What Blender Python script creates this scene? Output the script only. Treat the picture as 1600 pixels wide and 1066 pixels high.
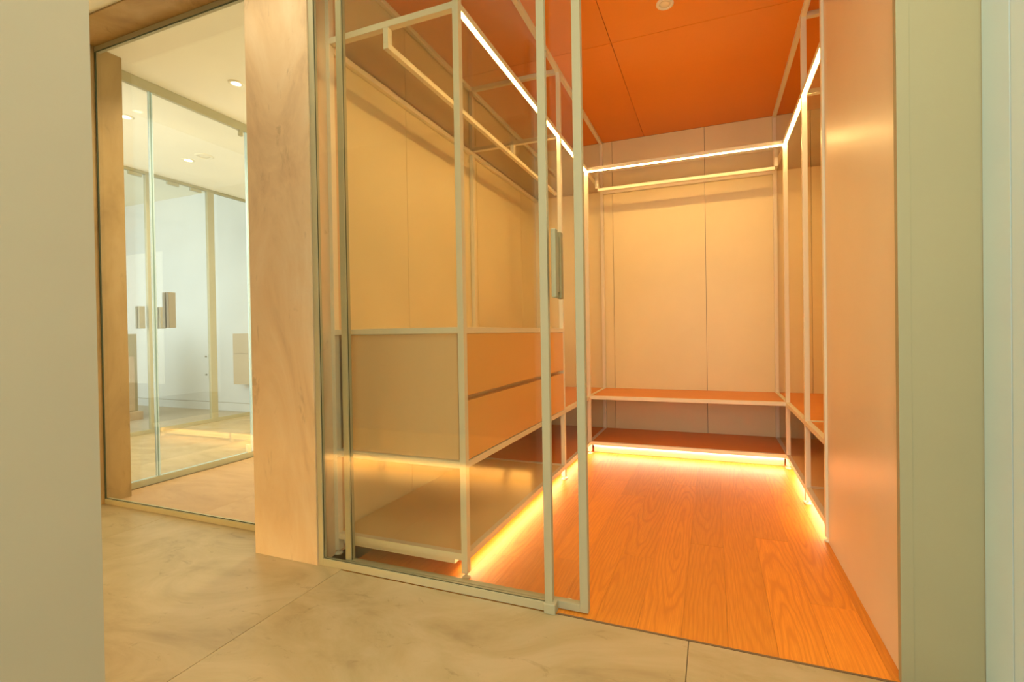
import bpy, bmesh, math, random
from mathutils import Matrix, Vector
random.seed(7)
for o in list(bpy.data.objects): bpy.data.objects.remove(o, do_unlink=True)
scn = bpy.context.scene
COL = scn.collection

# ------------------------------------------------------------------ camera
F_PX, CX, CY = 697.901, 868.72, 526.87
R_ = Vector((0.94368, 0.330497, -0.015476)); U_ = Vector((0.011804, 0.013114, 0.999844)); F_ = Vector((-0.330648, 0.943716, -0.008474))
cam = bpy.data.cameras.new('camera'); camo = bpy.data.objects.new('camera', cam); COL.objects.link(camo)
cam.sensor_width = 36.0; cam.lens = F_PX/1600*36; cam.clip_start = 0.02
cam.shift_x = -(CX-800)/1600; cam.shift_y = (CY-533)/1600
m = Matrix.Identity(4)
for i in range(3):
    m[i][0] = R_[i]; m[i][1] = U_[i]; m[i][2] = -F_[i]
m[2][3] = 0.975
camo.matrix_world = m
scn.camera = camo

# ------------------------------------------------------------------ light and exposure
scn.view_settings.view_transform = 'Standard'; scn.view_settings.look = 'None'
scn.view_settings.exposure = 0.0; scn.view_settings.gamma = 1.0; scn.view_settings.use_curve_mapping = False
w = bpy.data.worlds.new('world'); scn.world = w; w.use_nodes = True
bg = w.node_tree.nodes['Background']; bg.inputs[0].default_value = (0.80, 0.80, 0.62, 1); bg.inputs[1].default_value = 0.75
def area(name, loc, rot, sx, sy, power, col):
    l = bpy.data.lights.new(name, 'AREA'); l.shape = 'RECTANGLE'; l.size = sx; l.size_y = sy
    l.energy = power; l.color = col
    o = bpy.data.objects.new(name, l); COL.objects.link(o); o.location = loc; o.rotation_euler = rot
    return o
PI = math.pi
area('hall_back_fill', (-0.05, -2.3, 1.4), (PI/2+0.3, 0, 0), 1.2, 2.0, 34, (0.96, 0.98, 0.93))      # added unseen fill behind the camera, tilted up towards the ceiling; light travels +Y
area('hall_top_fill', (0.15, -0.6, 2.70), (0, 0, 0), 0.8, 1.2, 10, (1.0, 0.92, 0.72))  # unseen soft fill added to lift the hall surfaces
area('hall_front_fill', (0.2, 0.35, 2.70), (0, 0, 0), 0.6, 0.6, 14, (1.0, 0.84, 0.56))  # added out of view to brighten the column and cabinet side
area('column_fill', (-1.65, 1.27, 2.70), (0, 0, 0), 0.9, 0.16, 4, (1.0, 0.86, 0.60)).data.spread = 1.7  # added above the view to brighten the stone pier, no fixture there
area('vestibule_fill', (-2.7, 4.4, 1.3), (-PI/2, 0, 0), 1.2, 2.0, 26, (1.0, 0.93, 0.74))  # hidden light added to lift the vestibule ceiling and floor
area('far_room_window', (-7.3, 1.75, 1.6), (PI/2, 0, 0), 2.6, 2.0, 50, (0.86, 0.97, 1.0))
area('corridor_fill', (-4.6, 1.72, 1.5), (PI/2, 0, 0), 1.6, 2.2, 30, (1.0, 0.97, 0.86))  # hidden neutral fill added for the corridor and vestibule ceiling

LED_COL = (1.0, 0.60, 0.21)
LED_TOP = 67.0
LOW_COL = (1.0, 0.76, 0.50)
LED_LOW = 36.0

# ------------------------------------------------------------------ materials
MATS = {}
def mat(name, col, rough=0.5, metal=0.0, spec=0.5):
    mt = bpy.data.materials.new(name); mt.use_nodes = True; b = mt.node_tree.nodes['Principled BSDF']
    b.inputs['Base Color'].default_value = (*col, 1); b.inputs['Roughness'].default_value = rough
    b.inputs['Metallic'].default_value = metal; b.inputs['Specular IOR Level'].default_value = spec
    MATS[name] = mt; return mt
class NT:
    def __init__(s, mt): s.t = mt.node_tree; s.b = s.t.nodes['Principled BSDF']
    def n(s, typ, **k):
        nd = s.t.nodes.new(typ)
        for a, v in k.items():
            if a.startswith('i_'):
                key = a[2:]; key = int(key) if key.isdigit() else key.replace('_', ' ')
                nd.inputs[key].default_value = v
            else: setattr(nd, a, v)
        return nd
    def l(s, a, b): s.t.links.new(a, b)
def coords(N, scale, offset_random=True):
    tc = N.n('ShaderNodeTexCoord'); mp = N.n('ShaderNodeMapping'); mp.inputs['Scale'].default_value = scale
    N.l(tc.outputs['Object'], mp.inputs['Vector'])
    if offset_random:
        oi = N.n('ShaderNodeObjectInfo'); mu = N.n('ShaderNodeMath', operation='MULTIPLY', i_1=37.0)
        N.l(oi.outputs['Random'], mu.inputs[0]); cmb = N.n('ShaderNodeCombineXYZ')
        for q in range(3): N.l(mu.outputs[0], cmb.inputs[q])
        N.l(cmb.outputs[0], mp.inputs['Location'])
    return mp.outputs[0]
def ramp(N, fac, stops):
    r = N.n('ShaderNodeValToRGB'); el = r.color_ramp.elements
    while len(el) < len(stops): el.new(0.5)
    for e, (p, c) in zip(el, stops): e.position = p; e.color = (*c, 1)
    N.l(fac, r.inputs[0]); return r.outputs[0]
def plaster(name, col, rough=0.6, bump=0.02, spec=0.5, var=0.04):
    mt = mat(name, col, rough, spec=spec); N = NT(mt)
    v = coords(N, (1, 1, 1), False)
    n1 = N.n('ShaderNodeTexNoise', i_Scale=1.7, i_Detail=4.0); N.l(v, n1.inputs['Vector'])
    c = ramp(N, n1.outputs[0], [(0.3, tuple(x*(1-var) for x in col)), (0.7, tuple(min(1, x*(1+var)) for x in col))])
    N.l(c, N.b.inputs['Base Color'])
    n2 = N.n('ShaderNodeTexNoise', i_Scale=160.0, i_Detail=2.0); N.l(v, n2.inputs['Vector'])
    bp = N.n('ShaderNodeBump', i_Strength=bump, i_Distance=0.002); N.l(n2.outputs[0], bp.inputs['Height']); N.l(bp.outputs[0], N.b.inputs['Normal'])
    return mt
def wood(name, dark, light, axis='y', rings=34.0, rough=0.42, contrast=1.0, pvar=0.18):
    """grain runs along axis; broad cathedral rings, fine pores, a tone per board"""
    mt = mat(name, light, rough); N = NT(mt)
    s = {'y': (5.0, 0.75, 5.0), 'z': (5.0, 5.0, 0.75), 'x': (0.75, 5.0, 5.0)}[axis]
    v = coords(N, s)
    n1 = N.n('ShaderNodeTexNoise', i_Scale=1.0, i_Detail=1.5, i_Distortion=0.3); N.l(v, n1.inputs['Vector'])
    mu = N.n('ShaderNodeMath', operation='MULTIPLY', i_1=rings); N.l(n1.outputs[0], mu.inputs[0])
    sn = N.n('ShaderNodeMath', operation='SINE'); N.l(mu.outputs[0], sn.inputs[0])
    s2 = {'y': (190, 3.5, 190), 'z': (190, 190, 3.5), 'x': (3.5, 190, 190)}[axis]
    v2 = coords(N, s2); n2 = N.n('ShaderNodeTexNoise', i_Scale=1.0, i_Detail=3.0); N.l(v2, n2.inputs['Vector'])
    a = N.n('ShaderNodeMath', operation='MULTIPLY_ADD', i_1=0.13*contrast, i_2=0.5); N.l(sn.outputs[0], a.inputs[0])
    b = N.n('ShaderNodeMath', operation='MULTIPLY_ADD', i_1=0.7*contrast, i_2=-0.35*contrast); N.l(n2.outputs[0], b.inputs[0])
    c = N.n('ShaderNodeMath', operation='ADD'); N.l(a.outputs[0], c.inputs[0]); N.l(b.outputs[0], c.inputs[1])
    col = ramp(N, c.outputs[0], [(0.1, dark), (0.9, light)])
    oi = N.n('ShaderNodeObjectInfo'); hs = N.n('ShaderNodeHueSaturation')
    mv = N.n('ShaderNodeMath', operation='MULTIPLY_ADD', i_1=pvar*2, i_2=1-pvar); N.l(oi.outputs['Random'], mv.inputs[0])
    N.l(mv.outputs[0], hs.inputs['Value']); N.l(col, hs.inputs['Color']); N.l(hs.outputs[0], N.b.inputs['Base Color'])
    bp = N.n('ShaderNodeBump', i_Strength=0.08, i_Distance=0.001); N.l(c.outputs[0], bp.inputs['Height']); N.l(bp.outputs[0], N.b.inputs['Normal'])
    return mt
def stone(name, c0, c1, c2, scale=(1.2, 1.2, 0.45), rough=0.45, pores=True, rnd=True):
    mt = mat(name, c1, rough); N = NT(mt)
    v = coords(N, scale, rnd)
    n1 = N.n('ShaderNodeTexNoise', i_Scale=2.2, i_Detail=9.0, i_Roughness=0.62, i_Distortion=1.6); N.l(v, n1.inputs['Vector'])
    c = ramp(N, n1.outputs[0], [(0.30, c0), (0.48, c1), (0.66, c2)])
    out = c
    if pores:
        n2 = N.n('ShaderNodeTexNoise', i_Scale=11.0, i_Detail=6.0, i_Roughness=0.7, i_Distortion=0.8); N.l(v, n2.inputs['Vector'])
        msk = ramp(N, n2.outputs[0], [(0.30, (0.72, 0.70, 0.66)), (0.40, (1, 1, 1))])
        mx = N.n('ShaderNodeMix', data_type='RGBA', blend_type='MULTIPLY'); mx.inputs[0].default_value = 0.8
        N.l(out, mx.inputs[6]); N.l(msk, mx.inputs[7]); out = mx.outputs[2]
    N.l(out, N.b.inputs['Base Color'])
    bp = N.n('ShaderNodeBump', i_Strength=0.06, i_Distance=0.002); N.l(n1.outputs[0], bp.inputs['Height']); N.l(bp.outputs[0], N.b.inputs['Normal'])
    return mt
def emit(name, col, strength):
    mt = bpy.data.materials.new(name); mt.use_nodes = True; t = mt.node_tree
    t.nodes.remove(t.nodes['Principled BSDF']); e = t.nodes.new('ShaderNodeEmission')
    e.inputs[0].default_value = (*col, 1); e.inputs[1].default_value = strength
    t.links.new(e.outputs[0], t.nodes['Material Output'].inputs[0]); MATS[name] = mt; return mt
def glass(name, tint, k=1.0):
    mt = bpy.data.materials.new(name); mt.use_nodes = True; t = mt.node_tree
    t.nodes.remove(t.nodes['Principled BSDF'])
    tr = t.nodes.new('ShaderNodeBsdfTransparent'); tr.inputs[0].default_value = (*tint, 1)
    gl = t.nodes.new('ShaderNodeBsdfGlossy'); gl.inputs['Roughness'].default_value = 0.0
    # Schlick reflectance from the angle between surface normal and view, the same on both faces of the pane
    ge = t.nodes.new('ShaderNodeNewGeometry'); dt = t.nodes.new('ShaderNodeVectorMath'); dt.operation = 'DOT_PRODUCT'
    t.links.new(ge.outputs['Normal'], dt.inputs[0]); t.links.new(ge.outputs['Incoming'], dt.inputs[1])
    def mth(op, a, bval=None, a_is_val=False):
        q = t.nodes.new('ShaderNodeMath'); q.operation = op
        if a_is_val: q.inputs[0].default_value = a; t.links.new(bval, q.inputs[1])
        else:
            t.links.new(a, q.inputs[0])
            if bval is not None: q.inputs[1].default_value = bval
        return q.outputs[0]
    ab = mth('ABSOLUTE', dt.outputs['Value']); om = mth('SUBTRACT', 1.0, ab, True); p5 = mth('POWER', om, 5.0)
    q1 = mth('MULTIPLY', p5, 0.96*k); q2 = mth('ADD', q1, 0.04*k)
    mx = t.nodes.new('ShaderNodeMixShader')
    t.links.new(q2, mx.inputs[0])
    t.links.new(tr.outputs[0], mx.inputs[1]); t.links.new(gl.outputs[0], mx.inputs[2])
    t.links.new(mx.outputs[0], t.nodes['Material Output'].inputs[0]); MATS[name] = mt; return mt

mat('white_metal', (0.92, 0.86, 0.66), 0.38)
mat('frame_metal', (0.47, 0.44, 0.28), 0.5)
plaster('closet_panel', (0.88, 0.765, 0.455), 0.42)
plaster('partition_paint', (0.84, 0.74, 0.55), 0.33, spec=0.5)
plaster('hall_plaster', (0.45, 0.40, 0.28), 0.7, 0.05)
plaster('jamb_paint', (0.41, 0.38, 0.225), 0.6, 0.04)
plaster('side_paint', (0.70, 0.90, 1.0), 0.55, 0.02)
plaster('ceiling_paint', (0.93, 0.90, 0.74), 0.75, 0.02)
plaster('bright_wall', (0.82, 0.85, 0.88), 0.7, 0.01)
mat('seam', (0.10, 0.06, 0.03), 0.8)
mat('dark_gasket', (0.05, 0.06, 0.02), 0.6)
mat('bronze_strip', (0.20, 0.12, 0.06), 0.5)
def cathedral_oak(name, dark, mid, light):
    """floor oak: nested arches of fine dark lines down each plank, pores, a tone per plank"""
    mt = mat(name, light, 0.42); N = NT(mt)
    tc = N.n('ShaderNodeTexCoord'); sp = N.n('ShaderNodeSeparateXYZ'); N.l(tc.outputs['Object'], sp.inputs[0])
    oi = N.n('ShaderNodeObjectInfo')
    def M(op, a, b=None, c=None):
        q = N.n('ShaderNodeMath', operation=op)
        for k, v in enumerate((a, b, c)):
            if v is None: continue
            if isinstance(v, (int, float)): q.inputs[k].default_value = v
            else: N.l(v, q.inputs[k])
        return q.outputs[0]
    rnd = oi.outputs['Random']; r2 = M('FRACT', M('MULTIPLY', rnd, 17.31)); r3 = M('FRACT', M('MULTIPLY', rnd, 53.7))
    dx = M('ADD', sp.outputs[0], M('MULTIPLY_ADD', r2, 0.12, -0.06))
    dy = M('MULTIPLY', M('ADD', sp.outputs[1], M('MULTIPLY_ADD', r3, 1.2, -0.6)), 0.075)
    cmb = N.n('ShaderNodeCombineXYZ'); N.l(M('MULTIPLY', dx, 11.0), cmb.inputs[0]); N.l(M('MULTIPLY', dy, 34.0), cmb.inputs[1]); N.l(M('MULTIPLY', rnd, 40.0), cmb.inputs[2])
    nz = N.n('ShaderNodeTexNoise', i_Scale=1.0, i_Detail=2.5); N.l(cmb.outputs[0], nz.inputs['Vector'])
    rad = M('SQRT', M('ADD', M('MULTIPLY', dx, dx), M('MULTIPLY', dy, dy)))
    ph = M('ADD', M('MULTIPLY', rad, 430.0), M('MULTIPLY', nz.outputs[0], 22.0))
    line = M('POWER', M('MULTIPLY_ADD', M('SINE', ph), 0.5, 0.5), 3.0)
    cm2 = N.n('ShaderNodeCombineXYZ'); N.l(M('MULTIPLY', sp.outputs[0], 420.0), cm2.inputs[0]); N.l(M('MULTIPLY', sp.outputs[1], 9.0), cm2.inputs[1]); N.l(M('MULTIPLY', rnd, 60.0), cm2.inputs[2])
    pore = N.n('ShaderNodeTexNoise', i_Scale=1.0, i_Detail=2.0); N.l(cm2.outputs[0], pore.inputs['Vector'])
    c1 = ramp(N, pore.outputs[0], [(0.25, mid), (0.70, light)])
    mx = N.n('ShaderNodeMix', data_type='RGBA'); N.l(M('MULTIPLY', M('MULTIPLY', line, M('MULTIPLY_ADD', pore.outputs[0], 0.9, 0.05)), M('MULTIPLY_ADD', M('FRACT', M('MULTIPLY', rnd, 31.1)), 0.75, 0.25)), mx.inputs[0]); N.l(c1, mx.inputs[6]); mx.inputs[7].default_value = (*dark, 1)
    hs = N.n('ShaderNodeHueSaturation'); N.l(M('MULTIPLY_ADD', M('FRACT', M('MULTIPLY', rnd, 7.7)), 0.24, 0.86), hs.inputs['Value']); N.l(mx.outputs[2], hs.inputs['Color'])
    N.l(hs.outputs[0], N.b.inputs['Base Color'])
    bp = N.n('ShaderNodeBump', i_Strength=0.10, i_Distance=0.001, invert=True); N.l(line, bp.inputs['Height']); N.l(bp.outputs[0], N.b.inputs['Normal'])
cathedral_oak('oak_floor', (0.62, 0.165, 0.010), (0.78, 0.25, 0.018), (0.94, 0.345, 0.028))
wood('oak_shelf', (0.74, 0.26, 0.04), (0.88, 0.35, 0.06), 'x', contrast=0.5, pvar=0.04)
wood('linen_oak', (0.90, 0.60, 0.31), (0.97, 0.67, 0.36), 'z', contrast=0.8, pvar=0.03, rings=8)
wood('drawer_oak_lit', (0.90, 0.47, 0.10), (0.95, 0.53, 0.14), 'y', contrast=0.5, pvar=0.02, rings=8)  # same wood as the side panels; orange LED light put into the colour
wood('ceiling_veneer', (0.82, 0.26, 0.006), (0.90, 0.305, 0.010), 'x', contrast=0.45, pvar=0.02, rings=4)
wood('pale_oak', (0.62, 0.48, 0.32), (0.74, 0.60, 0.42), 'x', contrast=0.4, pvar=0.05)
wood('far_floor', (0.50, 0.42, 0.30), (0.60, 0.50, 0.37), 'x', contrast=0.5, pvar=0.05)
stone('travertine', (0.60, 0.43, 0.26), (0.76, 0.58, 0.36), (0.82, 0.67, 0.46))
stone('ochre_stone', (0.34, 0.22, 0.09), (0.46, 0.31, 0.13), (0.54, 0.38, 0.18))
stone('tile_stone', (0.38, 0.28, 0.14), (0.49, 0.38, 0.195), (0.56, 0.44, 0.25), scale=(0.8, 1.6, 1), rough=0.38)
stone('vestibule_stone', (0.44, 0.26, 0.115), (0.50, 0.305, 0.14), (0.56, 0.35, 0.17), scale=(0.7, 1.8, 1), rough=0.45)
mat('shelf_linen', (0.90, 0.68, 0.34), 0.7)
mat('steel', (0.36, 0.34, 0.25), 0.6, 0.0)
mat('handle_metal', (0.40, 0.37, 0.22), 0.5, 0.1)
mat('glass_edge', (0.62, 0.86, 1.0), 0.2)
mat('teal_edge', (0.25, 0.42, 0.45), 0.2)
emit('led', LED_COL, LED_TOP)
emit('led_low', LOW_COL, LED_LOW)
emit('led_bench', LED_COL, 140.0)
emit('lamp_glow', (1.0, 0.86, 0.62), 14.0)
glass('clear_glass', (0.985, 0.985, 0.95), 1.2)
glass('top_glass', (0.99, 0.99, 0.975), 1.9)
glass('door_glass', (0.97, 0.98, 0.97), 0.8)

# ------------------------------------------------------------------ building helpers
WLOC = {}
def tag(o, label=None, cat=None, group=None, kind=None):
    if label: o['label'] = label
    if cat: o['category'] = cat
    if group: o['group'] = group
    if kind: o['kind'] = kind
    return o
def empty(name, loc, label=None, cat=None, group=None, kind=None):
    o = bpy.data.objects.new(name, None); COL.objects.link(o); o.location = loc; WLOC[o.name] = Vector(loc)
    o.empty_display_size = 0.1
    return tag(o, label, cat, group, kind)
def link(name, me, c, parent=None):
    o = bpy.data.objects.new(name, me); COL.objects.link(o); WLOC[o.name] = Vector(c)
    if parent: o.parent = parent; o.location = Vector(c) - WLOC[parent.name]
    else: o.location = c
    return o
MC = {}
def box(name, x0, x1, y0, y1, z0, z1, mt, parent=None, bev=0.0):
    c = ((x0+x1)/2, (y0+y1)/2, (z0+z1)/2); d = (round(x1-x0, 5), round(y1-y0, 5), round(z1-z0, 5))
    key = (d, mt, bev)
    me = MC.get(key)
    if me is None:
        bm = bmesh.new(); bmesh.ops.create_cube(bm, size=1.0)
        bmesh.ops.scale(bm, vec=d, verts=bm.verts)
        if bev: bmesh.ops.bevel(bm, geom=bm.edges[:], offset=bev, segments=2, affect='EDGES', profile=0.5)
        me = bpy.data.meshes.new(name); bm.to_mesh(me); bm.free(); me.materials.append(MATS[mt]); MC[key] = me
    return link(name, me, c, parent)
def cyl(name, cx, cy, z0, z1, prof, mt, parent=None, seg=32):
    """lathe about z: prof = [(r,z)...] in world z"""
    bm = bmesh.new(); zc = (z0+z1)/2; rings = []
    for r, z in prof:
        if r < 1e-6: rings.append([bm.verts.new((0, 0, z-zc))])
        else: rings.append([bm.verts.new((r*math.cos(2*PI*k/seg), r*math.sin(2*PI*k/seg), z-zc)) for k in range(seg)])
    for a, b in zip(rings, rings[1:]):
        for k in range(seg):
            k2 = (k+1) % seg
            if len(a) == 1 and len(b) == 1: continue
            if len(a) == 1: bm.faces.new((a[0], b[k2], b[k]))
            elif len(b) == 1: bm.faces.new((a[k], a[k2], b[0]))
            else: bm.faces.new((a[k], a[k2], b[k2], b[k]))
    bmesh.ops.recalc_face_normals(bm, faces=bm.faces)
    me = bpy.data.meshes.new(name); bm.to_mesh(me); bm.free(); me.materials.append(MATS[mt])
    me.polygons.foreach_set('use_smooth', [len(p.vertices) == 4 for p in me.polygons])
    return link(name, me, (cx, cy, zc), parent)
def prism(name, pts, axis, a0, a1, mt, parent=None):
    """extrude a polygon given in the two other axes along axis (world coordinates)"""
    order = {'x': (1, 2, 0), 'y': (0, 2, 1), 'z': (0, 1, 2)}[axis]
    cen = [0, 0, 0]; us = [p[0] for p in pts]; vs = [p[1] for p in pts]
    cen[order[0]] = (min(us)+max(us))/2; cen[order[1]] = (min(vs)+max(vs))/2; cen[order[2]] = (a0+a1)/2
    bm = bmesh.new(); rs = []
    for a in (a0, a1):
        r = []
        for u, v in pts:
            p = [0, 0, 0]; p[order[0]] = u; p[order[1]] = v; p[order[2]] = a
            r.append(bm.verts.new(Vector(p)-Vector(cen)))
        rs.append(r)
    bm.faces.new(rs[0]); bm.faces.new(rs[1]); n = len(pts)
    for k in range(n): bm.faces.new((rs[0][k], rs[0][(k+1) % n], rs[1][(k+1) % n], rs[1][k]))
    bmesh.ops.recalc_face_normals(bm, faces=bm.faces)
    me = bpy.data.meshes.new(name); bm.to_mesh(me); bm.free(); me.materials.append(MATS[mt])
    return link(name, me, cen, parent)
S = 'structure'

# key planes -------------------------------------------------------
XL, XR, YB, ZC = -1.612, 1.145, 4.045, 2.72     # closet inner walls and ceiling
YF = 1.455                                       # closet front plane
PW = 0.027                                       # metal profile
LX0, LX1 = -0.957, -0.930                        # left rack front posts
RX0, RX1 = 0.479, 0.506                          # right rack front posts
YBF = 3.470                                      # back rack front
YN, YM, YRN = 1.547, 2.800, 2.322

# ------------------------------------------------------------------ floor
fl = box('floor', -9.0, 1.4, -2.5, 4.8, -0.10, -0.014, 'seam')
tag(fl, 'floor of large beige stone tiles in the hall and orange oak planks in the closet', 'floor', kind=S)
# oak planks in the closet, running into its depth
pin = {0.318: [1.785], 0.176: [2.275, 3.6], 0.035: [], -0.106: [2.13, 3.35], -0.247: [2.92], -0.388: [1.94, 3.3], -0.529: [2.65], 0.459: [2.6]}
x = XL
xs = [round(0.459+0.1413*k, 4) for k in range(-15, 6)]
xs = [v for v in xs if XL < v < XR]; xs = [XL]+xs+[XR]
for a, b in zip(xs, xs[1:]):
    cuts = None
    for k, v in pin.items():
        if abs(k-a) < 0.02: cuts = v
    if cuts is None or not cuts and a < 0: 
        c0 = random.uniform(1.7, 2.7); cuts = [c0] + ([c0+random.uniform(1.0, 1.3)] if c0 < 2.6 else [])
    ys = [YF+0.004]+cuts+[YB]
    for p, q in zip(ys, ys[1:]):
        box('plank', a+0.0003, b-0.0003, p+0.0003, q-0.0003, -0.013, 0.0, 'oak_floor', fl, 0.0003)
# hall stone tiles
tx = [-4.20, -2.84, -1.476, -0.082, 0.70]; ty = [-2.4, -1.0, 0.20, YF-0.003]
for i in range(4):
    for j in range(3):
        y1 = ty[j+1]
        if i < 2 and j == 2: y1 = 1.640
        box('tile', tx[i]+0.001, tx[i+1]-0.001, ty[j]+0.001, y1-0.001, -0.013, 0.0, 'tile_stone', fl, 0.0008)
# vestibule stone, corridor stone, far room floor boards
for a, b in ((-3.56, -2.70), (-2.70, -1.97)):
    for p, q in ((1.642, 2.9), (2.9, 4.2)):
        box('tile', a+0.0008, b-0.0008, p, q-0.0015, -0.013, 0.0, 'vestibule_stone', fl)
for a, b in ((-5.53, -4.55), (-4.55, -3.60)):
    for p, q in ((1.642, 3.05), (3.05, 4.6)):
        box('tile', a+0.001, b-0.001, p, q-0.002, -0.013, 0.0, 'tile_stone', fl)
for k in range(12):
    y0 = 1.9+0.2*k
    box('plank', -8.9, -5.58, y0+0.001, y0+0.199, -0.013, 0.0, 'far_floor', fl)
tag(box('trim_1', -0.52, 0.49, YF-0.003, YF+0.004, -0.012, 0.001, 'bronze_strip'), 'thin bronze strip between the stone tiles and the oak planks', 'floor strip', kind=S)

# ------------------------------------------------------------------ closet shell
def panel_wall(name, label, axis, cuts, pos, thick, z0, z1, mt, base_mt='seam', gap=0.0015):
    """backing wall with separate cladding panels; axis 'x' = panels run along x"""
    a, b = cuts[0], cuts[-1]; s = 1 if thick > 0 else -1
    f = 0.012*s
    if axis == 'x': wl = box(name, a, b, min(pos+f, pos+thick), max(pos+f, pos+thick), z0, z1, base_mt)
    else: wl = box(name, min(pos+f, pos+thick), max(pos+f, pos+thick), a, b, z0, z1, base_mt)
    tag(wl, label, 'wall', kind=S)
    for c0, c1 in zip(cuts, cuts[1:]):
        lo, hi = min(pos, pos+f), max(pos, pos+f)
        if axis == 'x': box('wall_panel', c0+gap, c1-gap, lo, hi, z0+0.001, z1-0.001, mt, wl)
        else: box('wall_panel', lo, hi, c0+gap, c1-gap, z0+0.001, z1-0.001, mt, wl)
    return wl
panel_wall('wall_back', 'cream back wall of the closet in tall panels with fine dark seams', 'x', [XL, -0.848, -0.047, 0.755, XR], YB, 0.10, 0.0, ZC, 'closet_panel')
panel_wall('wall_left', 'cream left wall of the closet behind the drawer cabinet, in tall panels', 'y', [1.478, 2.106, 2.90, 3.70, YB], XL, -0.10, 0.0, ZC, 'closet_panel')
panel_wall('wall_right', 'cream right wall of the closet behind the right rack', 'y', [2.32, 3.18, YB], XR, 0.10, 0.0, ZC, 'closet_panel')
pt = box('wall_partition', 0.489, XR+0.1, 1.478, 2.318, 0.0, ZC, 'partition_paint')
tag(pt, 'smooth warm-lit partition wall at the right of the closet entrance, hiding the rack end', 'wall', kind=S)
cl = box('ceiling_closet', XL-0.1, XR+0.1, 1.478, YB+0.1, ZC+0.012, ZC+0.10, 'seam')
tag(cl, 'orange wood veneer ceiling of the closet in large panels with thin joints', 'ceiling', kind=S)
for a, b in ((XL, -0.556), (-0.556, XR)):
    for p, q in ((1.480, 2.676), (2.676, YB)):
        box('ceiling_panel', a+0.0018, b-0.0018, p+0.0018, q-0.0018, ZC, ZC+0.012, 'ceiling_veneer', cl)

# ------------------------------------------------------------------ hall shell
tag(box('wall_column', -1.968, -1.603, 1.450, 1.640, 0.0, ZC, 'travertine'), 'brown veined travertine pier left of the closet glass front', 'wall', kind=S)
tag(box('wall_behind_column', -1.968, -1.715, 1.642, 4.6, 0.0, ZC, 'ceiling_paint'), 'wall between the vestibule and the closet', 'wall', kind=S)
tag(box('wall_jamb', -3.62, -3.432, 1.450, 1.742, 0.0, ZC, 'ochre_stone'), 'ochre travertine jamb at the left end of the hall glazing', 'wall', kind=S)
tag(box('trim_2', -3.43, -1.970, 1.450, 1.640, 2.712, 2.76, 'ochre_stone'), 'travertine soffit strip above the left glazing', 'lintel', kind=S)
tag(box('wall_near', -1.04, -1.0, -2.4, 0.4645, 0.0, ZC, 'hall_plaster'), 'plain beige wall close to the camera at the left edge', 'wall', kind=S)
tag(box('ceiling', -4.2, 0.9, -2.4, 1.449, ZC, ZC+0.08, 'ceiling_paint'), 'pale beige hall ceiling above the left glazing', 'ceiling', kind=S)
tag(box('ceiling_vestibule', -5.60, -1.970, 1.642, 4.6, ZC, ZC+0.08, 'ceiling_paint'), 'pale beige vestibule ceiling with small downlights behind the glass', 'ceiling', kind=S)
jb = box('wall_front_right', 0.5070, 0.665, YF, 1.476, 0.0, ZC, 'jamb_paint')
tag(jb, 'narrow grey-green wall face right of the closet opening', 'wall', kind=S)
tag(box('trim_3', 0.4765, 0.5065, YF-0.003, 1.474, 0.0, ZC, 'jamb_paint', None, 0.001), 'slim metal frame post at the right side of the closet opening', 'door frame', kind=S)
ws = box('wall_right_hall', 0.668, 0.80, -2.4, 1.452, 0.0, ZC, 'seam')
tag(ws, 'pale blue-white side wall at the right edge with one vertical joint', 'wall', kind=S)
box('wall_panel', 0.660, 0.668, 1.3395, 1.452, 0.0, ZC, 'side_paint', ws)
box('wall_panel', 0.660, 0.668, -2.4, 1.3345, 0.0, ZC, 'side_paint', ws)

# ------------------------------------------------------------------ glass front of the closet: fixed pane
wf = empty('window_1', (-1.08, 1.465, 0), 'fixed glass pane in a pale metal frame at the closet front, left part', 'window', kind=S)
y0, y1 = YF, 1.475
box('stile', -1.601, -1.575, y0, y1, 0.0, 2.718, 'frame_metal', wf, 0.0012)
box('stile', -0.567, -0.538, y0, y1, 0.026, 2.718, 'frame_metal', wf, 0.0012)
box('bottom_rail', -1.575, -0.567, y0, y1, 0.0, 0.031, 'frame_metal', wf, 0.0012)
box('top_rail', -1.575, 0.476, y0, y1, 2.690, 2.718, 'frame_metal', wf, 0.0012)
box('glass_pane', -1.576, -0.566, 1.463, 1.469, 0.030, 2.691, 'clear_glass', wf)
box('gasket', -1.575, -1.5735, 1.4595, 1.4625, 0.031, 2.69, 'dark_gasket', wf)
box('gasket', -1.5705, -0.567, 1.4595, 1.4625, 0.031, 0.0325, 'dark_gasket', wf)
box('guide_block', -0.566, -0.524, 1.440, 1.478, 0.0, 0.036, 'frame_metal', wf, 0.003)
# sliding door behind it
dr = empty('door_1', (-0.93, 1.49, 0), 'sliding glass door with slim pale metal frame, half open behind the fixed pane', 'door', kind=S)
y0, y1 = 1.4795, 1.5045
box('stile', -1.478, -1.450, y0, y1, 0.004, 2.715, 'frame_metal', dr, 0.0012)
box('stile', -0.446, -0.416, y0, y1, 0.004, 2.715, 'frame_metal', dr, 0.0012)
box('bottom_rail', -1.450, -0.446, y0, y1, 0.004, 0.030, 'frame_metal', dr, 0.0012)
box('top_rail', -1.450, -0.446, y0, y1, 2.690, 2.715, 'frame_metal', dr, 0.0012)
box('glass_pane', -1.451, -0.445, 1.489, 1.495, 0.029, 2.691, 'clear_glass', dr)
box('gasket', -1.450, -1.4483, 1.4855, 1.4885, 0.030, 2.69, 'dark_gasket', dr)
h = box('handle', -0.522, -0.504, 1.446, 1.474, 1.098, 1.336, 'handle_metal', dr, 0.004)
h['label'] = 'grey-bronze pull handle'
box('spacer', -0.519, -0.507, 1.4745, 1.4885, 1.12, 1.315, 'handle_metal', h)
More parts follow.
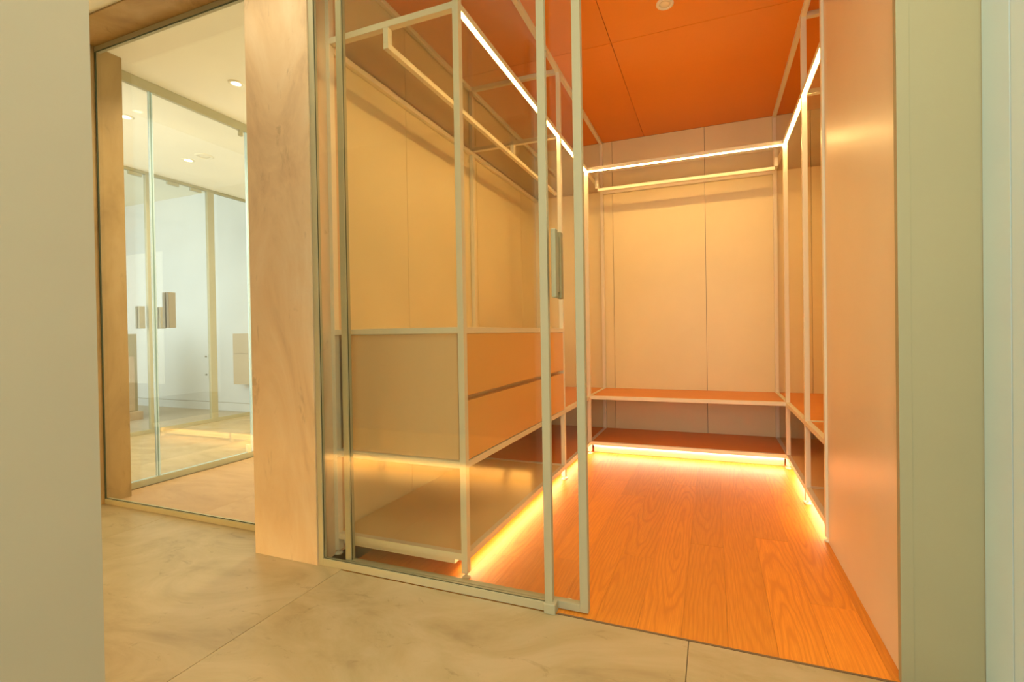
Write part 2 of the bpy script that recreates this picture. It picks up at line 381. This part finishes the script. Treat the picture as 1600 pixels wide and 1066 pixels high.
h = box('handle', -0.522, -0.504, 1.504, 1.532, 1.098, 1.336, 'handle_metal', dr, 0.004)
box('spacer', -0.519, -0.507, 1.4955, 1.5035, 1.12, 1.315, 'handle_metal', h)
tag(cyl('floor_guide', -0.50, 1.522, 0.0, 0.012, [(0, 0.012), (0.014, 0.012), (0.017, 0.0), (0, 0)], 'white_metal'), 'small white floor guide beside the sliding door foot', 'guide')

# ------------------------------------------------------------------ racks
BV = 0.0012
def post(px, py, parent, z1=ZC-0.001):
    p = box('post', px, px+PW, py, py+PW, 0.022, z1, 'white_metal', parent, BV)
    cx, cy = px+PW/2, py+PW/2
    cyl('foot', cx, cy, 0.0, 0.022, [(0, 0.0), (0.017, 0.0), (0.017, 0.006), (0.012, 0.010), (0.006, 0.011), (0.006, 0.0225), (0, 0.0225)], 'white_metal', p, 20)
    return p
def hposts(*a): pass
ZR = 2.268           # LED level rail underside
ZT = ZC-PW           # ceiling rail underside
ZB0, ZB1 = 0.441, 0.468   # bench rail
ZL0, ZL1 = 0.073, 0.100   # low shelf rail
WX = XL+0.002        # rear rail outer x
WXI = WX+PW
def rail(par, x0, x1, y0, y1, z0, z1, nm='rail'): return box(nm, x0, x1, y0, y1, z0, z1, 'white_metal', par, BV)

yb0_ = YB-0.003
# left rack
lr = empty('clothes_rack', (-1.27, 2.5, 0), 'white metal frame rack along the left wall, around the drawer cabinet', 'clothes rack', group=None)
for yy in (YN, YM):
    post(LX0, yy, lr); post(WX, yy, lr)
for z0 in (ZT, ZR, ZB0, ZL0):      # front rails into the depth, between posts
    for a, b in ((YN+PW, YM), (YM+PW, YBF)):
        rail(lr, LX0, LX1, a, b, z0, z0+PW)
        zz = z0-0.026 if z0 == ZR else z0
        if z0 != ZL0: rail(lr, WX, WXI, a, b if a < YM else yb0_, zz, zz+PW-0.001)
for yy in (YN, YM):
    for z0 in (ZT, ZR, ZB0, ZL0) : rail(lr, WXI, LX0, yy, yy+PW, z0, z0+PW)
ZK0, ZK1 = 0.982, 1.006
rail(lr, WXI, LX0, YN, YN+PW, ZK0, ZK1); rail(lr, LX0, LX1, YN+PW, YM, ZK0, ZK1); rail(lr, WXI, LX0, YM, YM+PW, ZK0, ZK1); rail(lr, WX, WXI, YN+PW, YM, ZK0, ZK1)
# LED strips under the top front rail
def led(par, x0, x1, y0, y1, z0, z1, m_='led'): 
    o = box('led_strip', x0, x1, y0, y1, z0, z1, m_, par); o['label'] = 'glowing warm LED strip'; return o
led(lr, LX0+0.008, LX1-0.004, YN+PW+0.001, YM-0.001, ZR-0.005, ZR-0.0005)
led(lr, LX0+0.008, LX1-0.004, YM+PW+0.001, YBF-0.001, ZR-0.005, ZR-0.0005)
# hanging rail with drops
def hang_y(par, hx, a, b, ys):
    box('hanging_rail', hx-0.0125, hx+0.0125, a, b, 2.180, 2.205, 'white_metal', par, 0.002)
    for yy in ys: box('rail_hanger', hx-0.0125, hx+0.0125, yy, yy+PW, 2.2052, ZR-0.0002, 'white_metal', par, 0.001)
hang_y(lr, -1.279, YN, 3.70, (YN, YM))
# shelf boards
box('shelf_board', WX+0.001, LX0-0.001, YN+PW+0.001, YM-0.001, 0.080, 0.096, 'shelf_linen', lr)
box('shelf_board', WX+0.001, LX0-0.001, YM+PW+0.001, YB-0.004, 0.080, 0.096, 'oak_shelf', lr)
box('shelf_board', WX+PW+0.001, LX0-0.001, YM+PW+0.001, YB-0.004, 0.447, 0.464, 'oak_shelf', lr)
# skirting and lower LED below the low shelf
box('skirting', WXI+0.001, -1.004, YN+0.028, YN+0.044, 0.040, 0.0725, 'white_metal', lr)
box('skirting', -1.022, -1.004, YN+0.0445, YB-0.60, 0.040, 0.0725, 'white_metal', lr)
led(lr, -0.999, -0.994, YN+0.05, YBF-0.002, 0.060, 0.0725, 'led_low')

def glass_top(par, x0, x1, y0, y1): box('glass_top', x0, x1, y0, y1, ZR+0.0012, ZR+0.0072, 'top_glass', par)
glass_top(lr, WX, LX0-0.0005, YN+PW+0.0005, YM-0.0005); glass_top(lr, WX, LX0-0.0005, YM+PW+0.0005, YB-0.001)
# back rack
br = empty('clothes_rack', (-0.22, 3.75, 0), 'white metal frame rack with low bench across the back wall', 'clothes rack')
post(LX0, YBF, br, ZR+PW); post(RX0, YBF, br, ZR+PW); post(LX0, YB-0.002-PW, br); post(RX0, YB-0.002-PW, br)
yb1 = YB-0.002; yb0 = yb1-PW
for z0 in (ZT, ZR, ZB0, ZL0):
    if z0 != ZT: rail(br, LX1, RX0, YBF, YBF+PW, z0, z0+PW)
    if z0 == ZR: rail(br, LX1, RX0, yb0, yb1, z0-0.026, z0)
    for px in (LX0, RX0): rail(br, px, px+PW, YBF+(PW if z0 != ZT else 0.0005), yb0, z0, z0+PW)
led(br, LX1+0.001, RX0-0.001, YBF+0.005, YBF+PW-0.008, ZR-0.005, ZR-0.0005)
box('hanging_rail', LX1+0.02, RX0-0.02, 3.7275, 3.7525, 2.180, 2.205, 'white_metal', br, 0.002)
for a in (LX1, RX0-0.0265): 
    box('rail_hanger', a+0.0, a+0.0265, 3.7275, 3.7525, 2.2052, ZR+0.024, 'white_metal', br, 0.001)
box('shelf_board', LX1+0.001, RX0-0.001, YBF+PW+0.001, YB-0.004, 0.447, 0.464, 'oak_shelf', br)
box('shelf_board', LX1+0.001, RX0-0.001, YBF+PW+0.001, YB-0.004, 0.080, 0.096, 'oak_shelf', br)
box('skirting', LX1+0.004, RX0-0.004, 3.545, 3.561, 0.001, 0.0725, 'white_metal', br)
led(br, LX1+0.001, RX0-0.001, 3.536, 3.541, 0.059, 0.0725, 'led_low')

glass_top(br, LX1+0.0005, RX0-0.0005, YBF+PW+0.0005, YB-0.001)
# right rack
rr = empty('clothes_rack', (0.80, 2.9, 0), 'white metal frame rack on the right, partly hidden by the partition wall', 'clothes rack')
EX = XR-0.002; EXI = EX-PW
for yy in (YRN, 2.79):
    post(RX0, yy, rr); post(EXI, yy, rr)
for z0 in (ZT, ZR, ZB0, ZL0):
    for a, b in ((YRN+PW, 2.79), (2.79+PW, YBF)):
        rail(rr, RX0, RX1, a, b, z0, z0+PW)
        zz = z0-0.026 if z0 == ZR else z0
        if z0 != ZL0: rail(rr, EXI, EX, a, b if a < 2.7 else yb0_, zz, zz+PW-0.001)
    for yy in (YRN, 2.79): rail(rr, RX1, EXI, yy, yy+PW, z0, z0+PW)
led(rr, RX0+0.004, RX1-0.008, YRN+PW+0.001, 2.789, ZR-0.005, ZR-0.0005)
led(rr, RX0+0.004, RX1-0.008, 2.79+PW+0.001, YBF-0.001, ZR-0.005, ZR-0.0005)
hang_y(rr, 0.815, YRN, 3.70, (YRN, 2.79))
for a, b in ((YRN+PW, 2.79), (2.79+PW, YB-0.003)):
    box('shelf_board', RX1+0.001, EXI-0.001, a+0.001, b-0.001, 0.447, 0.464, 'oak_shelf', rr)
    box('shelf_board', RX1+0.001, EXI-0.001, a+0.001, b-0.001, 0.080, 0.096, 'shelf_linen', rr)
glass_top(rr, RX1+0.0005, EX, YRN+PW+0.0005, 2.789); glass_top(rr, RX1+0.0005, EX, 2.79+PW+0.0005, YB-0.001)
box('skirting', 0.553, 0.571, YRN+0.03, YB-0.6, 0.040, 0.0725, 'white_metal', rr)
led(rr, 0.543, 0.548, YRN+0.03, YBF-0.002, 0.060, 0.0725, 'led_low')
# floor brackets under three legs
for i, (bx, by, par) in enumerate(((LX0, YM, lr), (RX0, 2.79, rr), (RX0, YBF, br), (LX0, YBF, br))):
    yy = by+PW+0.0005
    box('floor_bracket', bx, bx+PW, yy, yy+0.003, 0.020, 0.0725, 'white_metal', par)
    box('floor_bracket', bx-0.003, bx+PW+0.003, yy, yy+0.028, 0.0005, 0.0045, 'white_metal', par)

# ------------------------------------------------------------------ drawer cabinet inside the left rack
dc = empty('drawer_cabinet', (-1.27, 2.2, ZB1), 'brown wood cabinet with two wide drawers set in the left rack', 'cabinet')
ya, yb = YN+0.0275, YM-0.002
box('side_panel', -1.556, LX0-0.012, ya-0.012, ya+0.008, 0.470, 0.980, 'linen_oak', dc)
box('side_panel', -1.578, LX0-0.012, yb-0.020, yb, 0.470, 0.980, 'linen_oak', dc)
box('top_panel', -1.578, LX0-0.012, ya+0.008, yb-0.020, 0.960, 0.980, 'linen_oak', dc)
box('bottom_panel', -1.578, LX0-0.012, ya+0.008, yb-0.020, 0.470, 0.486, 'linen_oak', dc)
box('back_panel', -1.580, -1.572, ya+0.008, yb-0.020, 0.486, 0.960, 'linen_oak', dc)
yd0, yd1 = YN+PW+0.003, YM-0.001
for z0, z1 in ((0.472, 0.709), (0.731, 0.978)):
    d = box('drawer', LX0-0.010, LX1-0.002, yd0, yd1, z0, z1, 'drawer_oak_lit', dc, 0.001)
    box('drawer_box', -1.50, LX0-0.0105, yd0+0.03, yd1-0.03, z0+0.02, z1-0.05, 'linen_oak', d)
box('finger_groove', LX0-0.030, LX0-0.0105, yd0, yd1, 0.700, 0.740, 'shelf_linen', dc)

# ------------------------------------------------------------------ closet downlight (off)
def ceiling_disc(name, cx, cy, r, label, cat, lit=False, group=None, z=ZC):
    e = empty(name, (cx, cy, z), label, cat, group)
    cyl('trim_ring', cx, cy, z-0.008, z, [(r*0.62, z-0.0005), (r*0.62, z-0.006), (r*0.80, z-0.008), (r, z-0.003), (r, z-0.0003)], 'white_metal', e, 40)
    cyl('lamp_lens', cx, cy, z-0.004, z, [(0, z-0.0025), (r*0.35, z-0.0025), (r*0.61, z-0.004), (r*0.61, z-0.0005)], 'lamp_glow' if lit else 'white_metal', e, 32)
    return e
ceiling_disc('ceiling_light', -0.218, 2.458, 0.046, 'round recessed downlight, switched off, in the orange wood ceiling', 'ceiling light')
ceiling_disc('ceiling_light', -3.054, 2.183, 0.046, 'lit downlight nearest the stone pier in the vestibule ceiling', 'ceiling light', True, 'vestibule downlights')
ceiling_disc('ceiling_light', -4.304, 2.202, 0.052, 'lit downlight at far left beside the ochre stone jamb', 'ceiling light', True, 'vestibule downlights')
ceiling_disc('ceiling_light', -4.801, 2.946, 0.052, 'lit downlight next to the round ceiling vent behind the glass doors', 'ceiling light', True, 'vestibule downlights')
ceiling_disc('ceiling_vent', -4.562, 2.939, 0.075, 'round beige ceiling vent right of a lit downlight', 'vent')
def spot(loc, p):
    l = bpy.data.lights.new('downlight_beam', 'AREA'); l.shape = 'DISK'; l.size = 0.07; l.energy = p; l.color = (1.0, 0.80, 0.50); l.spread = 2.4
    o = bpy.data.objects.new('downlight_beam', l); COL.objects.link(o); o.location = loc
spot((-3.054, 2.183, 2.705), 10); spot((-4.304, 2.202, 2.705), 8); spot((-4.801, 2.946, 2.705), 8); spot((-2.4, 3.0, 2.705), 10)

# ------------------------------------------------------------------ left glazing in front of the vestibule
wg = empty('window_2', (-2.7, 1.62, 0), 'large fixed glass pane left of the travertine pier with slim metal bottom rail', 'window', kind=S)
box('bottom_rail', -3.431, -1.969, 1.611, 1.636, 0.0, 0.030, 'frame_metal', wg, 0.0012)
box('top_rail', -3.431, -1.969, 1.611, 1.636, 2.682, 2.711, 'frame_metal', wg, 0.0012)
box('glass_pane', -3.430, -1.969, 1.620, 1.626, 0.029, 2.683, 'clear_glass', wg)
box('gasket', -3.4308, -3.427, 1.612, 1.6195, 0.03, 2.68, 'dark_gasket', wg)
box('gasket', -3.424, -1.969, 1.612, 1.618, 2.679, 2.6815, 'dark_gasket', wg)
box('gasket', -3.424, -1.969, 1.617, 1.619, 0.0305, 0.034, 'dark_gasket', wg)

# glass doors on the left side of the vestibule
XG = -3.584
dg = empty('door_2', (XG, 2.3, 0), 'frameless glass doors on the left side of the vestibule', 'door', kind=S)
box('bottom_rail', XG-0.015, XG+0.010, 1.744, 4.55, 0.0, 0.042, 'frame_metal', dg, 0.0012)
box('top_rail', XG-0.02, XG+0.010, 1.744, 4.55, 2.655, 2.719, 'frame_metal', dg, 0.0012)
for a, b in ((1.746, 1.958), (1.982, 2.622), (2.652, 3.60)):
    g = box('glass_leaf', XG-0.004, XG+0.004, a, b, 0.050, 2.648, 'door_glass', dg)
for yy, m_ in ((1.9585, 'glass_edge'), (1.9665, 'teal_edge'), (1.9735, 'glass_edge'), (2.6225, 'glass_edge'), (2.631, 'glass_edge')):
    box('glass_seal', XG-0.006, XG+0.006, yy, yy+0.007, 0.045, 2.652, m_, dg)
for a, b in ((1.746, 1.958), (1.982, 2.622)):
    box('glass_seal', XG-0.005, XG+0.005, a, b, 0.0425, 0.0495, 'glass_edge', dg)
box('hinge', XG-0.012, XG+0.012, 2.575, 2.600, 2.610, 2.654, 'frame_metal', dg, 0.001)
box('hinge', XG-0.012, XG+0.012, 2.585, 2.612, 0.0425, 0.105, 'white_metal', dg, 0.001)
for a, b in ((0.006, 0.035), (-0.035, -0.006)):
    box('handle', XG+a, XG+b, 2.035, 2.078, 1.055, 1.302, 'steel', dg, 0.002)
# second glazed partition across the corridor
X2 = -5.55
d3 = empty('door_3', (X2, 3.2, 0), 'second row of glass doors across the corridor, seen through the first', 'door', kind=S)
box('bottom_rail', X2-0.02, X2+0.02, 1.7, 4.07, 0.0, 0.040, 'frame_metal', d3, 0.0012)
box('top_rail', X2-0.02, X2+0.02, 1.7, 4.07, 2.690, 2.719, 'jamb_paint', d3)
for a, b in ((1.72, 2.985), (3.02, 3.585), (3.66, 4.065)):
    box('glass_leaf', X2-0.004, X2+0.004, a, b, 0.042, 2.688, 'door_glass', d3)
box('stile', X2-0.02, X2+0.02, 2.988, 3.017, 0.0405, 2.6895, 'frame_metal', d3, 0.001)
box('stile', X2-0.02, X2+0.02, 3.587, 3.658, 0.0405, 2.6895, 'frame_metal', d3, 0.001)
for yy in (2.90, 3.085):
    for a, b in ((0.006, 0.035), (-0.035, -0.006)):
        box('handle', X2+a, X2+b, yy, yy+0.048, 1.090, 1.318, 'steel', d3, 0.002)
for yy in (2.85, 3.19, 3.42):
    box('hinge', X2-0.014, X2+0.014, yy, yy+0.11, 2.655, 2.6885, 'frame_metal', d3, 0.001)

# far room
tag(box('wall_far', -9.0, -5.30, 4.215, 4.30, 0.0, 3.0, 'bright_wall'), 'bright white wall at the end of the far room behind both glass doors', 'wall', kind=S)
tag(box('wall_corridor_end', -5.29, -1.97, 4.62, 4.7, 0.0, ZC, 'bright_wall'), 'pale end wall of the corridor', 'wall', kind=S)
tag(box('baseboard_far', -9.0, -5.575, 4.203, 4.2145, 0.001, 0.105, 'bright_wall'), 'white baseboard under the far wall', 'baseboard', kind=S)
tag(box('trim_4', -9.0, -5.575, 4.2105, 4.2148, 0.106, 0.112, 'steel'), 'fine grey line above the far baseboard', 'trim', kind=S)
tag(box('ceiling_far', -9.0, -5.62, 1.7, 4.3, 2.975, 3.05, 'ceiling_paint'), 'higher pale ceiling of the far room', 'ceiling', kind=S)
tag(box('wall_bulkhead', -5.62, -5.601, 1.7, 4.21, 2.72, 3.0, 'ceiling_paint'), 'bulkhead above the second glass doors', 'wall', kind=S)
wc = empty('wall_cabinet', (-5.68, 4.15, 0.37), 'pale wood wall cabinet of two stacked fronts, right of the far glass doors', 'cabinet')
box('body', -5.88, -5.49, 4.10, 4.202, 0.375, 1.035, 'pale_oak', wc)
box('door', -5.878, -5.492, 4.085, 4.099, 0.777, 1.033, 'pale_oak', wc, 0.001)
box('door', -5.878, -5.492, 4.085, 4.099, 0.377, 0.771, 'pale_oak', wc, 0.001)
cs = empty('console', (-7.0, 3.32, 0), 'grey-beige console block on a low plinth, beside the ochre stone jamb', 'console')
box('body', -7.30, -6.70, 3.20, 3.487, 0.102, 1.047, 'jamb_paint', cs, 0.002)
box('door', -6.699, -6.688, 3.22, 3.452, 0.11, 0.77, 'pale_oak', cs, 0.001)
box('plinth', -7.35, -6.61, 3.15, 3.492, 0.0, 0.10, 'travertine', cs, 0.003)
for i, (z0, z1, lb) in enumerate(((0.90, 1.01, 'upper'), (0.70, 0.76, 'middle'), (0.42, 0.54, 'lowest'))):
    e = empty('wall_plate', (-6.52, 4.21, z0), lb+' of three narrow grey wall plates left of the far door post', 'wall switch')
    box('plate', -6.535, -6.505, 4.206, 4.2145, z0, z1, 'steel', e, 0.001)  # plates read as hinge and lock pieces of a door
    if i: box('knob', -6.60, -6.575, 4.200, 4.2145, (z0+z1)/2-0.012, (z0+z1)/2+0.012, 'steel', e, 0.004)

# ------------------------------------------------------------------ opposite bench, seen only as a reflection in the glass
ob = empty('wall_bench', (-3.2, 0.0, 0), 'low bench with a glowing strip beneath, mirrored in the closet glass', 'bench')
box('shelf_board', -5.4, -1.05, -0.35, 0.285, 0.095, 0.125, 'shelf_linen', ob)
box('rail', -5.4, -1.05, 0.286, 0.31, 0.085, 0.125, 'white_metal', ob, BV)
box('skirting', -5.4, -1.05, 0.19, 0.21, 0.0, 0.094, 'white_metal', ob)
led(ob, -5.35, -1.06, 0.262, 0.277, 0.080, 0.094, 'led_bench')
for k in range(5): box('leg', -5.3+1.0*k, -5.273+1.0*k, 0.286, 0.31, 0.0, 0.084, 'white_metal', ob)
tag(box('wall_opposite', -5.4, -1.05, -0.45, -0.36, 0.0, ZC, 'hall_plaster'), 'wall behind the opposite bench', 'wall', kind=S)
